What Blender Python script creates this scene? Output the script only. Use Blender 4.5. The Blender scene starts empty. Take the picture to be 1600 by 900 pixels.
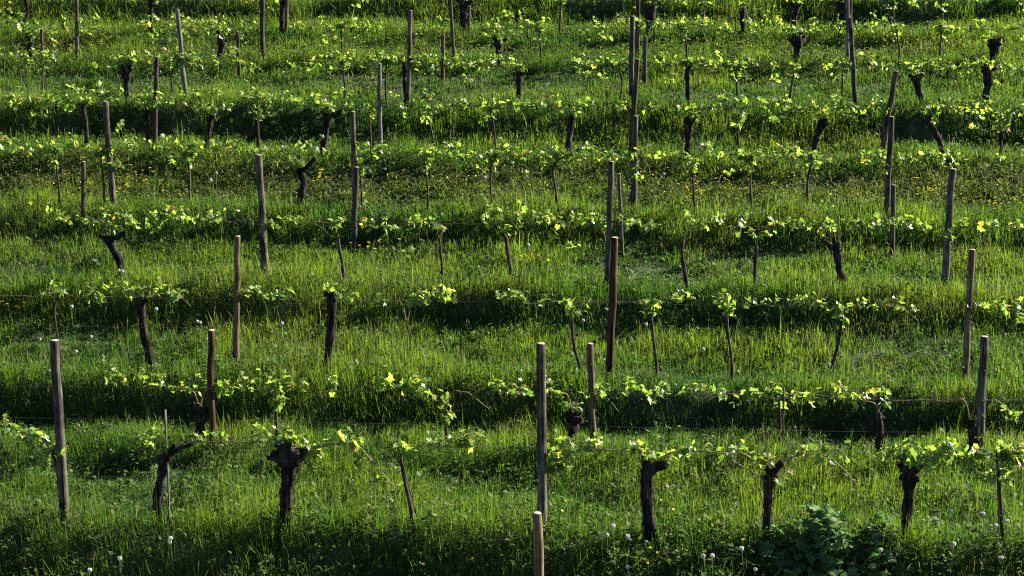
import bpy, math, random
import numpy as np
from mathutils import Vector, Matrix

R = math.radians
random.seed(7)
rng = np.random.default_rng(7)
S = bpy.context.scene
COL = S.collection

# ------------------------------------------------------------------ camera, sky, sun, exposure
CAM_H, PITCH, FPX = 7.0, 11.0, 2450.0          # metres, degrees down, focal length in pixels of the 1600 px frame
cam = bpy.data.objects.new('camera', bpy.data.cameras.new('camera'))
COL.objects.link(cam)
cam.location = (0, 0, CAM_H)
cam.rotation_euler = (R(90 - PITCH), 0, 0)
cam.data.sensor_width = 36.0
cam.data.lens = FPX * 36.0 / 1600.0
cam.data.clip_end = 600
S.camera = cam

SUN_ELEV, SUN_AZ = 28.0, 66.0
w = bpy.data.worlds.new("World"); S.world = w; w.use_nodes = True
nt = w.node_tree
sky = nt.nodes.new('ShaderNodeTexSky'); sky.sky_type = 'NISHITA'; sky.sun_disc = False
sky.altitude = 1200; sky.air_density = 0.5; sky.dust_density = 0.3
sky.sun_elevation = R(SUN_ELEV); sky.sun_rotation = R(SUN_AZ)
bg = nt.nodes['Background']; bg.inputs['Strength'].default_value = 0.05
nt.links.new(sky.outputs[0], bg.inputs['Color'])
sun = bpy.data.objects.new('sun', bpy.data.lights.new('sun', 'SUN')); COL.objects.link(sun)
sun.data.energy = 5.0; sun.data.angle = R(0.5); sun.data.color = (1.0, 0.93, 0.80)
sd = Vector((math.sin(R(SUN_AZ)) * math.cos(R(SUN_ELEV)), math.cos(R(SUN_AZ)) * math.cos(R(SUN_ELEV)), math.sin(R(SUN_ELEV))))
sun.rotation_euler = sd.to_track_quat('Z', 'Y').to_euler()
sun.location = (30, 60, 50)
S.view_settings.view_transform = 'Standard'; S.view_settings.look = 'None'
S.view_settings.exposure = 2.3; S.view_settings.gamma = 1.0
S.render.engine = 'CYCLES'
S.cycles.max_bounces = 6; S.cycles.diffuse_bounces = 3; S.cycles.transmission_bounces = 3
S.cycles.glossy_bounces = 2
S.cycles.use_denoising = False; S.cycles.filter_width = 1.15; S.cycles.sample_clamp_indirect = 3.0

# ------------------------------------------------------------------ materials (procedural)
def mat(name):
    m = bpy.data.materials.new(name); m.use_nodes = True
    n = m.node_tree; n.nodes.clear()
    out = n.nodes.new('ShaderNodeOutputMaterial')
    return m, n, out

def wood_material(name, c_dark, c_mid, c_light, rough=0.9):
    m, n, out = mat(name)
    b = n.nodes.new('ShaderNodeBsdfPrincipled'); b.inputs['Roughness'].default_value = rough
    b.inputs['Specular IOR Level'].default_value = 0.12
    tc = n.nodes.new('ShaderNodeTexCoord'); mp = n.nodes.new('ShaderNodeMapping')
    mp.inputs['Scale'].default_value = (38, 38, 1.6)
    n.links.new(tc.outputs['Object'], mp.inputs[0])
    nz = n.nodes.new('ShaderNodeTexNoise'); nz.inputs['Scale'].default_value = 1.0; nz.inputs['Detail'].default_value = 8
    nz.inputs['Roughness'].default_value = 0.7
    n.links.new(mp.outputs[0], nz.inputs['Vector'])
    n2 = n.nodes.new('ShaderNodeTexNoise'); n2.inputs['Scale'].default_value = 5.0; n2.inputs['Detail'].default_value = 5
    n.links.new(tc.outputs['Object'], n2.inputs['Vector'])
    mx = n.nodes.new('ShaderNodeMath'); mx.operation = 'MULTIPLY_ADD'; mx.inputs[1].default_value = 0.6
    ml = n.nodes.new('ShaderNodeMath'); ml.operation = 'MULTIPLY'; ml.inputs[1].default_value = 0.4
    n.links.new(n2.outputs['Fac'], ml.inputs[0]); n.links.new(nz.outputs['Fac'], mx.inputs[0]); n.links.new(ml.outputs[0], mx.inputs[2])
    cr = n.nodes.new('ShaderNodeValToRGB')
    e = cr.color_ramp.elements
    e[0].position = 0.40; e[0].color = (*c_dark, 1); e[1].position = 0.62; e[1].color = (*c_light, 1)
    k = cr.color_ramp.elements.new(0.5); k.color = (*c_mid, 1)
    n.links.new(mx.outputs[0], cr.inputs[0])
    m3 = n.nodes.new('ShaderNodeMapping'); m3.inputs['Scale'].default_value = (55, 55, .9); m3.inputs['Location'].default_value = (3, 7, 1)
    n3 = n.nodes.new('ShaderNodeTexNoise'); n3.inputs['Scale'].default_value = 1.0; n3.inputs['Detail'].default_value = 3   # drying cracks
    c3 = n.nodes.new('ShaderNodeValToRGB'); c3.color_ramp.elements[0].position = .60; c3.color_ramp.elements[1].position = .64
    oi = n.nodes.new('ShaderNodeObjectInfo'); vr = n.nodes.new('ShaderNodeMapRange'); vr.inputs['To Min'].default_value = .72; vr.inputs['To Max'].default_value = 1.3
    n.links.new(oi.outputs['Random'], vr.inputs['Value'])
    hs = n.nodes.new('ShaderNodeHueSaturation'); n.links.new(cr.outputs[0], hs.inputs['Color']); n.links.new(vr.outputs[0], hs.inputs['Value'])
    xk = n.nodes.new('ShaderNodeMix'); xk.data_type = 'RGBA'; xk.inputs[7].default_value = (c_dark[0] * .4, c_dark[1] * .4, c_dark[2] * .4, 1)
    n.links.new(tc.outputs['Object'], m3.inputs[0]); n.links.new(m3.outputs[0], n3.inputs['Vector']); n.links.new(n3.outputs['Fac'], c3.inputs[0])
    n.links.new(c3.outputs[0], xk.inputs[0]); n.links.new(hs.outputs[0], xk.inputs[6]); n.links.new(xk.outputs[2], b.inputs['Base Color'])
    bp = n.nodes.new('ShaderNodeBump'); bp.inputs['Strength'].default_value = 0.7; bp.inputs['Distance'].default_value = 0.012
    n.links.new(nz.outputs['Fac'], bp.inputs['Height']); n.links.new(bp.outputs[0], b.inputs['Normal'])
    n.links.new(b.outputs[0], out.inputs[0])
    return m

def tint_leaf_material(name, rough, trans_gain, trans_mix, spec=0.4):
    """thin plant tissue: colour from the 'tint' attribute, light passes through it"""
    m, n, out = mat(name)
    at = n.nodes.new('ShaderNodeAttribute'); at.attribute_name = 'tint'
    b = n.nodes.new('ShaderNodeBsdfPrincipled'); b.inputs['Roughness'].default_value = rough
    b.inputs['Specular IOR Level'].default_value = spec
    n.links.new(at.outputs['Color'], b.inputs['Base Color'])
    t = n.nodes.new('ShaderNodeBsdfTranslucent')
    g = n.nodes.new('ShaderNodeMix'); g.data_type = 'RGBA'; g.blend_type = 'MULTIPLY'; g.inputs[0].default_value = 1.0
    g.inputs[7].default_value = (*trans_gain, 1)
    n.links.new(at.outputs['Color'], g.inputs[6]); n.links.new(g.outputs[2], t.inputs[0])
    mx = n.nodes.new('ShaderNodeMixShader'); mx.inputs[0].default_value = trans_mix
    n.links.new(b.outputs[0], mx.inputs[1]); n.links.new(t.outputs[0], mx.inputs[2])
    n.links.new(mx.outputs[0], out.inputs[0])
    return m

def plain(name, col, rough=0.6, metal=0.0, spec=0.4, col2=None, scale=30):
    m, n, out = mat(name)
    b = n.nodes.new('ShaderNodeBsdfPrincipled'); b.inputs['Roughness'].default_value = rough
    b.inputs['Metallic'].default_value = metal; b.inputs['Specular IOR Level'].default_value = spec
    tc = n.nodes.new('ShaderNodeTexCoord'); nz = n.nodes.new('ShaderNodeTexNoise'); nz.inputs['Scale'].default_value = scale
    nz.inputs['Detail'].default_value = 4
    n.links.new(tc.outputs['Object'], nz.inputs['Vector'])
    cr = n.nodes.new('ShaderNodeValToRGB'); e = cr.color_ramp.elements
    e[0].position = 0.35; e[0].color = (*col, 1); e[1].position = 0.65; e[1].color = (*(col2 or tuple(c * 1.35 for c in col)), 1)
    n.links.new(nz.outputs['Fac'], cr.inputs[0]); n.links.new(cr.outputs[0], b.inputs['Base Color'])
    n.links.new(b.outputs[0], out.inputs[0])
    return m

M = {
    'grey':  wood_material('weathered_grey_wood', (.011, .009, .007), (.050, .043, .034), (.13, .116, .094)),
    'pale':  wood_material('pale_silver_wood', (.04, .036, .031), (.115, .107, .093), (.22, .21, .19)),
    'brown': wood_material('brown_wood', (.014, .010, .007), (.050, .035, .022), (.11, .08, .05)),
    'tan':   wood_material('tan_wood', (.024, .016, .009), (.080, .054, .030), (.16, .112, .066)),
    'red':   wood_material('reddish_brown_wood', (.010, .006, .004), (.034, .017, .010), (.075, .040, .024)),
    'dark':  wood_material('dark_wood', (.014, .011, .009), (.038, .030, .024), (.08, .066, .052)),
    'bark':  wood_material('old_vine_bark', (.003, .0023, .0018), (.009, .0068, .005), (.062, .048, .037)),
    'bark_young': wood_material('young_vine_bark', (.012, .009, .006), (.035, .026, .019), (.10, .08, .06)),
    'cane':  plain('cane_bark', (.085, .058, .03), 0.6, spec=.3, col2=(.21, .155, .09)),
    'end':   plain('sawn_end_grain', (.20, .16, .12), 0.8, col2=(.33, .28, .22), scale=60),
    'end_fresh': plain('fresh_sawn_end_grain', (.42, .20, .09), 0.8, col2=(.55, .30, .15), scale=60),
    'steel': plain('galvanised_wire', (.035, .033, .03), 0.6, 0.3, col2=(.07, .065, .06)),
    'leaf':  tint_leaf_material('young_vine_leaf', 0.36, (1.72, 1.68, 0.72), 0.55, 0.5),
    'grass': tint_leaf_material('grass_blade', 0.6, (1.52, 1.52, 0.48), 0.58, 0.22),
    'weed':  tint_leaf_material('weed_leaf', 0.62, (1.3, 1.4, 0.6), 0.42, 0.18),
    'petal': tint_leaf_material('flower_petal', 0.5, (1.1, 1.0, 0.6), 0.35, 0.3),
    'fluff': tint_leaf_material('seed_fluff', 0.8, (1.0, 1.0, 1.0), 0.4, 0.1),
}
m, n, out = mat('soil_and_thatch')
b = n.nodes.new('ShaderNodeBsdfPrincipled'); b.inputs['Roughness'].default_value = 0.95
tc = n.nodes.new('ShaderNodeTexCoord'); nz = n.nodes.new('ShaderNodeTexNoise'); nz.inputs['Scale'].default_value = 9; nz.inputs['Detail'].default_value = 9
n.links.new(tc.outputs['Object'], nz.inputs['Vector'])
cr = n.nodes.new('ShaderNodeValToRGB'); e = cr.color_ramp.elements
e[0].position = .35; e[0].color = (.012, .020, .006, 1); e[1].position = .7; e[1].color = (.045, .060, .016, 1)
n.links.new(nz.outputs['Fac'], cr.inputs[0]); n.links.new(cr.outputs[0], b.inputs['Base Color']); n.links.new(b.outputs[0], out.inputs[0])
M['soil'] = m

# ------------------------------------------------------------------ terrain: terraces of a vineyard hillside
ROW_YAW = 0.06                                  # the rows run slightly closer on the right
cp, sp_ = math.cos(R(PITCH)), math.sin(R(PITCH))
def ray(px, py):
    xc, yc = (px - 800) / FPX, -(py - 450) / FPX
    return np.array([xc, cp + yc * sp_, -sp_ + yc * cp])
def z_at(py, D):
    d = ray(800, py); return CAM_H + D * d[2] / d[1]
_prof = [(z_at(py, D), D) for py, D in (
    (1130, 15.5), (1060, 16.4), (935, 17.40), (846, 17.82), (832, 18.2), (718, 20.7), (672, 22.1), (608, 22.45), (594, 23.3),
    (508, 25.45), (464, 25.75), (454, 26.4), (384, 28.75), (344, 29.1), (337, 29.8), (318, 30.6), (258, 32.7), (250, 33.2),
    (219, 34.75), (174, 35.15), (167, 36.1), (132, 38.0), (112, 38.9), (104, 39.8), (62, 42.3), (36, 44.3), (-4, 44.8), (-8, 46))]
PV = np.array([-60, 0, 8, 12] + [D for _, D in _prof] + [49, 50, 60, 80, 120])
PZ = np.array([-6, -4.5, -3.5, -2.3] + [z for z, _ in _prof] + [_prof[-1][0] + .6, _prof[-1][0] + 1.2, _prof[-1][0] + 4, _prof[-1][0] + 9, _prof[-1][0] + 14])
_fv = np.arange(-60, 120, .05); _fz = np.interp(_fv, PV, PZ)
_k = np.exp(-0.5 * (np.arange(-8, 9) * .05 / .10) ** 2); _k /= _k.sum()
_fz = np.convolve(np.pad(_fz, 8, mode='edge'), _k, 'valid')
_k = np.exp(-0.5 * (np.arange(-30, 31) * .05 / .55) ** 2); _k /= _k.sum()
_fs = np.convolve(np.pad(_fz, 30, mode='edge'), _k, 'valid')
_lat = rng.random((256, 256))
def vnoise(x, y):
    xi = np.floor(x).astype(int); yi = np.floor(y).astype(int)
    fx = x - xi; fy = y - yi; fx = fx * fx * (3 - 2 * fx); fy = fy * fy * (3 - 2 * fy)
    a = _lat[xi % 256, yi % 256]; b_ = _lat[(xi + 1) % 256, yi % 256]; c = _lat[xi % 256, (yi + 1) % 256]; d = _lat[(xi + 1) % 256, (yi + 1) % 256]
    return (a * (1 - fx) + b_ * fx) * (1 - fy) + (c * (1 - fx) + d * fx) * fy
def terrain(x, y):
    x = np.asarray(x, float); y = np.asarray(y, float)
    v = y + ROW_YAW * x + (vnoise(x * .55 + 7, y * .2 + 3) - .5) * .50
    k = np.clip((vnoise(x * .33 + 17, y * .45 + 40) - .42) * 3.2, 0, .75)
    return np.interp(v, _fv, _fz) * (1 - k) + np.interp(v, _fv, _fs) * k + (vnoise(x * .5, y * .6) - .5) * .12 + (vnoise(x * 1.9 + 31, y * 1.9) - .5) * .07
def slope_v(v):
    return (np.interp(v + .25, _fv, _fz) - np.interp(v - .25, _fv, _fz)) / .5
def hit(px, py):
    d = ray(px, py); t = np.arange(10, 75, .02)
    p = d[None] * t[:, None]; z = CAM_H + p[:, 2]
    g = z - terrain(p[:, 0], p[:, 1])
    i = np.argmax(g < 0) if (g < 0).any() else len(t) - 1
    return np.array([p[i, 0], p[i, 1], z[i]])
def on_row(px, py, v):
    d = ray(px, py); t = v / (d[1] + ROW_YAW * d[0])
    return np.array([d[0] * t, d[1] * t, CAM_H + d[2] * t])

ROWV = {0: 15.5, 1: 18.0, 2: 20.8, 3: 23.1, 4: 26.3, 5: 29.7, 6: 33.1, 7: 36.0, 8: 39.7, 9: 42.6, 10: 46.0}
WIREY = {1: 697, 2: 613, 3: 471, 4: 349, 5: 243, 6: 166, 7: 102, 8: 45, 9: -4}
ROWNAME = {0: 'frontmost', 1: 'front', 2: 'second', 3: 'third', 4: 'fourth', 5: 'fifth', 6: 'sixth', 7: 'seventh', 8: 'eighth', 9: 'ninth', 10: 'farthest'}
def scale(v): return FPX / v

# ------------------------------------------------------------------ mesh helpers
class MB:
    def __init__(s): s.v = []; s.f = []; s.c = []; s.n = 0
    def add(s, verts, faces, col=(1, 1, 1)):
        verts = np.asarray(verts, float)
        s.v.append(verts); s.f += [tuple(i + s.n for i in f) for f in faces]
        col = np.asarray(col, float)
        s.c.append(np.tile(col, (len(verts), 1)) if col.ndim == 1 else col)
        s.n += len(verts)
    def build(s, name, material, parent=None, origin=None, smooth=True, tint=False):
        V = np.concatenate(s.v) if s.v else np.zeros((0, 3))
        o0 = np.array(origin if origin is not None else (0, 0, 0), float)
        me = bpy.data.meshes.new(name); me.from_pydata((V - o0).tolist(), [], s.f)
        if smooth: me.polygons.foreach_set('use_smooth', [True] * len(me.polygons))
        if tint:
            a = me.attributes.new('tint', 'FLOAT_COLOR', 'POINT')
            c = np.concatenate(s.c); a.data.foreach_set('color', np.concatenate([c, np.ones((len(c), 1))], 1).ravel())
        me.materials.append(M[material]); me.update()
        o = bpy.data.objects.new(name, me); COL.objects.link(o)
        o.location = o0
        if parent is not None: o.parent = parent; o.location = o0 - np.array(parent.location)
        return o

def spline(pts, step):
    P = np.asarray(pts, float)
    if len(P) < 2: return P
    Q = np.vstack([2 * P[0] - P[1], P, 2 * P[-1] - P[-2]]); out_ = []
    for i in range(len(P) - 1):
        a, b_, c, d = Q[i], Q[i + 1], Q[i + 2], Q[i + 3]
        k = max(2, int(np.linalg.norm(c - b_) / step))
        for t in np.arange(k) / k:
            out_.append(.5 * ((2 * b_) + (c - a) * t + (2 * a - 5 * b_ + 4 * c - d) * t * t + (3 * b_ - a - 3 * c + d) * t ** 3))
    out_.append(P[-1]); return np.array(out_)

def tube(mb, P, rad, nseg=8, rough=0.0, col=(1, 1, 1), seed=0, cap=True):
    P = np.asarray(P, float); k = len(P); rad = np.broadcast_to(np.asarray(rad, float), (k,))
    T = np.gradient(P, axis=0); T /= np.linalg.norm(T, axis=1)[:, None] + 1e-9
    ref = np.array([1., 0, 0]) if abs(T[0][0]) < .8 else np.array([0, 1., 0])
    r_ = np.random.default_rng(seed); V = []
    ang = np.arange(nseg) * 2 * np.pi / nseg
    ridge = r_.normal(0, 1, nseg) * .6
    for i in range(k):
        nrm = ref - T[i] * ref.dot(T[i]); nrm /= np.linalg.norm(nrm); ref = nrm
        bi = np.cross(T[i], nrm)
        rr = rad[i] * (1 + rough * (ridge * .7 + r_.normal(0, 1, nseg) * .6)) if rough else np.full(nseg, rad[i])
        V.append(P[i] + np.outer(rr * np.cos(ang), nrm) + np.outer(rr * np.sin(ang), bi))
    V = np.vstack(V); F = []
    for i in range(k - 1):
        for j in range(nseg):
            a = i * nseg + j; b_ = i * nseg + (j + 1) % nseg
            F.append((a, b_, b_ + nseg, a + nseg))
    if cap:
        V = np.vstack([V, P[-1] + T[-1] * rad[-1] * .3, P[0]]); q = k * nseg
        for j in range(nseg):
            F.append(((k - 1) * nseg + j, (k - 1) * nseg + (j + 1) % nseg, q)); F.append(((j + 1) % nseg, j, q + 1))
    mb.add(V, F, col)

def tag(o, label, cat, group=None, kind=None):
    if label: o['label'] = label
    if cat: o['category'] = cat
    if group: o['group'] = group
    if kind: o['kind'] = kind
    return o
def empty(name, loc):
    o = bpy.data.objects.new(name, None); o.empty_display_size = .2; COL.objects.link(o); o.location = loc; return o
ORD = ['', 'first', 'second', 'third', 'fourth', 'fifth', 'sixth', 'seventh', 'eighth', 'ninth', 'tenth', 'eleventh', 'twelfth', 'thirteenth', 'fourteenth', 'fifteenth']

# ------------------------------------------------------------------ ground sheet
us = np.concatenate([np.arange(-90, -24, 3.), np.arange(-24, 24, .3), np.arange(24, 91, 3.)])
vs = np.concatenate([np.arange(-60, 9, 3.), np.arange(9, 50, .14), np.arange(50, 121, 2.5)])
U, Vv = np.meshgrid(us, vs); Y = Vv - ROW_YAW * U
G = np.stack([U, Y, terrain(U, Y)], -1).reshape(-1, 3); nu = len(us)
gm = MB(); gm.add(G, [(r * nu + c, r * nu + c + 1, (r + 1) * nu + c + 1, (r + 1) * nu + c) for r in range(len(vs) - 1) for c in range(nu - 1)])
tag(gm.build('ground', 'soil'), None, None, kind='structure')

# ------------------------------------------------------------------ grass and low weeds (uncountable ground cover)
def quick_mesh(name, V, loops, counts, C, material):
    me = bpy.data.meshes.new(name)
    me.vertices.add(len(V)); me.vertices.foreach_set('co', V.astype(np.float32).ravel())
    me.loops.add(len(loops)); me.loops.foreach_set('vertex_index', loops.astype(np.int32))
    starts = np.concatenate([[0], np.cumsum(counts)[:-1]])
    me.polygons.add(len(counts)); me.polygons.foreach_set('loop_start', starts.astype(np.int32))
    me.polygons.foreach_set('loop_total', counts.astype(np.int32))
    a = me.attributes.new('tint', 'FLOAT_COLOR', 'POINT')
    a.data.foreach_set('color', np.concatenate([C, np.ones((len(C), 1))], 1).astype(np.float32).ravel())
    me.polygons.foreach_set('use_smooth', np.ones(len(counts), bool))
    me.materials.append(M[material]); me.update(calc_edges=True)
    o = bpy.data.objects.new(name, me); COL.objects.link(o); return o

def scatter(nn, v0=14.6, v1=48.0):
    """points over the visible ground; density falls with distance"""
    out_x, out_v, got = [], [], 0
    while got < nn:
        v = v0 + (v1 - v0) * rng.random(nn); x = (rng.random(nn) * 2 - 1) * (.36 * v1 + 1.5)
        ok = (np.abs(x) < .36 * v + 1.2) & (rng.random(nn) < np.clip((19. / v) ** 0.9, .0, 1))
        out_x.append(x[ok]); out_v.append(v[ok]); got += ok.sum()
    return np.concatenate(out_x)[:nn], np.concatenate(out_v)[:nn]

# how tall and what hue the sward is
ROWLINES = np.array([ROWV[i] for i in range(1, 10)])
def sward(x, v):
    dr = np.abs(v[:, None] - (ROWLINES - .15)[None]).min(1)
    sl = slope_v(v)
    tall = np.exp(-(dr / .55) ** 2) * .55 + np.clip((sl - .30) / .35, 0, 1) * .8
    patch = vnoise(x * .45 + 11, v * .9 + 5); patch2 = vnoise(x * 1.3 + 3, v * 1.7)
    h = .115 + .14 * np.clip(tall, 0, 1) + .15 * (patch - .45) + .13 * (patch2 - .5)
    h *= np.where(v < 21, 1.15, 1.0) * np.where(v < 17.85, .72, 1.0)
    h *= 1 - .42 * np.exp(-((v - 31.4) / .9) ** 2)
    return np.clip(h, .06, .42), patch, patch2

def make_grass(N):
    nc = N // 14
    cx, cv = scatter(nc)
    k = rng.integers(0, nc, N)
    sc = (.025 + .07 * rng.random(N))
    x = cx[k] + rng.normal(0, 1, N) * sc; v = cv[k] + rng.normal(0, 1, N) * sc
    half = rng.random(N) < .35
    sx, sv = scatter(half.sum()); x[half] = sx; v[half] = sv
    y = v - ROW_YAW * x; z = terrain(x, y)
    h, p1, p2 = sward(x, v)
    ch = .75 + .6 * rng.random(nc)
    L = h * (.55 + .75 * rng.random(N)) * np.where(half, 1, ch[k]) * 1.25 * np.where(rng.random(N) < .05, 1.55, 1)
    az = np.where(half, rng.random(N) * 6.283, (rng.random(nc) * 6.283)[k] + rng.normal(0, 1.1, N))
    lean = np.clip(np.abs(rng.normal(.28, .30, N)), .03, 1.1)
    wd = (.0014 + .0022 * rng.random(N)) * np.clip(v / 17., 1, 2.4) * np.where(rng.random(N) < .14, 1.75, 1)
    dx, dy = np.cos(az), np.sin(az); qx, qy = -dy, dx
    tt = np.array([0, .42, .78, 1.0]); ww = np.array([.9, 1.0, .62, 0])
    V = np.zeros((N, 7, 3)); idx = 0
    for t, wv in zip(tt, ww):
        off = lean * L * t * t * .95; hz = L * (t - .38 * lean * t * t) - (.02 if t == 0 else 0)
        bx, by, bz = x + dx * off, y + dy * off, z + hz
        if wv > 0:
            V[:, idx] = np.stack([bx - qx * wd * wv, by - qy * wd * wv, bz], 1)
            V[:, idx + 1] = np.stack([bx + qx * wd * wv, by + qy * wd * wv, bz], 1); idx += 2
        else:
            V[:, idx] = np.stack([bx, by, bz], 1)
    base = (np.arange(N) * 7)[:, None]
    loops = (base + np.array([0, 1, 3, 2, 2, 3, 5, 4, 4, 5, 6])[None]).ravel()
    counts = np.tile([4, 4, 3], N)
    c0 = np.array([.042, .106, .012]); c1 = np.array([.090, .143, .018]); cd = np.array([.017, .058, .009]); dry = np.array([.105, .105, .06])
    mixv = np.clip(.55 + 1.3 * (p1 - .5) + .8 * (p2 - .5) + rng.normal(0, .25, N), 0, 1)[:, None]
    Cc = np.where(mixv < .5, cd + (c0 - cd) * mixv * 2, c0 + (c1 - c0) * (mixv - .5) * 2)
    isd = rng.random(N) < .04 + .30 * np.clip((vnoise(x * .55 + 60, v * 1.2 + 77) - .62) / .2, 0, 1); Cc[isd] = Cc[isd] * .3 + dry * .7
    Cc *= (.8 + .4 * rng.random(N))[:, None]
    o = quick_mesh('meadow_grass', V.reshape(-1, 3), loops, counts, np.repeat(Cc, 7, 0), 'grass')
    tag(o, 'lush green grass covering the vineyard terraces', 'grass', kind='stuff')
make_grass(760000)

def make_weeds(N):
    """low broad-leaved herbs between the grass, thickest on the weedy slope behind the fifth row and the eighth-row bank"""
    x, v = scatter(N * 3)
    wz = 1.5 * np.exp(-((v - 31.4) / 1.1) ** 2) + .75 * np.exp(-((v - 40.6) / 1.6) ** 2) + (.5 + .6 * (x > .3)) * np.exp(-((v - 17.0) / .9) ** 2) + .30
    keep = rng.random(len(x)) < wz * (.35 + 1.1 * vnoise(x * .8, v * .9 + 50)); x, v = x[keep][:N], v[keep][:N]; N = len(x)
    y = v - ROW_YAW * x; z = terrain(x, y); h, _, _ = sward(x, v)
    nl = 9
    V = np.zeros((N, nl, 6, 3)); C = np.zeros((N, nl, 6, 3))
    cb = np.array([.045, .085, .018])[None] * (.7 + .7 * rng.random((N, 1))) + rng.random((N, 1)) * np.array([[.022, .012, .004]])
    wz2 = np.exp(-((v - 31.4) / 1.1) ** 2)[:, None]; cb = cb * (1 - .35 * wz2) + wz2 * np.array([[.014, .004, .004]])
    H = h * (.7 + .9 * rng.random(N)) * np.where(v > 30, 1.35, 1)
    for j in range(nl):
        az = rng.random(N) * 6.283; ln = (.028 + .045 * rng.random(N)) * np.where(rng.random(N) < .25, 1.5, 1); el = rng.normal(.35, .45, N)
        r0 = .05 * rng.random(N); hz = H * (.25 + .85 * rng.random(N))
        d = np.stack([np.cos(az) * np.cos(el), np.sin(az) * np.cos(el), np.sin(el)], 1); q = np.stack([-np.sin(az), np.cos(az), rng.normal(0, .3, N)], 1)
        up = np.cross(d, q)
        o0 = np.stack([x + np.cos(az) * r0, y + np.sin(az) * r0, z + hz], 1)
        wdt = ln * (.22 + .2 * rng.random(N))
        V[:, j, 0] = o0; V[:, j, 1] = o0 + d * (ln * .4)[:, None] + q * wdt[:, None] + up * (wdt * .3)[:, None]
        V[:, j, 2] = o0 + d * (ln * .45)[:, None]; V[:, j, 3] = o0 + d * (ln * .4)[:, None] - q * wdt[:, None] + up * (wdt * .3)[:, None]
        V[:, j, 4] = o0 + d * ln[:, None] * 1.0 - np.array([0, 0, 1]) * (ln * .15)[:, None]; V[:, j, 5] = o0 + np.array([0, 0, -.03])
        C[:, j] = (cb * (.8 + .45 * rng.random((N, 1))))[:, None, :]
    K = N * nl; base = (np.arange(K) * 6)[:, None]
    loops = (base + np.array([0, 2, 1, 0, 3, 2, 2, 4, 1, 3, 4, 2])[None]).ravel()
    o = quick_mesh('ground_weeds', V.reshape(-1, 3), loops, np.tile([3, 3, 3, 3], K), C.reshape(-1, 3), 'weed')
    tag(o, 'low broad leaved weeds mixed into the terrace grass', 'weeds', kind='stuff')
make_weeds(34000)

def make_seed_grass(N):
    """taller thin flowering grass stalks with pale heads"""
    x, v = scatter(N * 3)
    keep = rng.random(len(x)) < (.25 + 1.2 * (vnoise(x * .5 + 90, v * .8) > .58)); x, v = x[keep][:N], v[keep][:N]; N = len(x)
    y = v - ROW_YAW * x; z = terrain(x, y); h, _, _ = sward(x, v)
    L = h * 1.25 + .10 + .12 * rng.random(N); az = rng.random(N) * 6.283; lean = .55 * rng.random(N)
    wd = .0012 * np.clip(v / 17, 1, 2.5)
    V = np.zeros((N, 8, 3))
    def at_(t):
        return np.stack([x + np.cos(az) * lean * L * t * t, y + np.sin(az) * lean * L * t * t, z + L * t], 1)
    q = np.stack([np.sin(az * 3), np.cos(az * 3), 0 * az], 1)
    for i, (t, wf) in enumerate(((0, 1), (.74, .8))):
        V[:, 2 * i] = at_(t) - q * (wd * wf)[:, None]; V[:, 2 * i + 1] = at_(t) + q * (wd * wf)[:, None]
    V[:, 4] = at_(.84) - q * (wd * 2.0)[:, None]; V[:, 5] = at_(.84) + q * (wd * 2.0)[:, None]
    V[:, 6] = at_(1.0) - q * (wd * .4)[:, None]; V[:, 7] = at_(1.0) + q * (wd * .4)[:, None]
    base = (np.arange(N) * 8)[:, None]
    loops = (base + np.array([0, 1, 3, 2, 2, 3, 5, 4, 4, 5, 7, 6])[None]).ravel()
    C = np.repeat((np.array([.12, .15, .06]) + rng.random((N, 1)) * np.array([[.10, .06, .05]])), 8, 0)
    o = quick_mesh('seeding_grass', V.reshape(-1, 3), loops, np.tile([4, 4, 4], N), C, 'weed')
    tag(o, 'tall thin grass stalks with pale seed heads', 'grass', kind='stuff')
make_seed_grass(7000)

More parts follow.
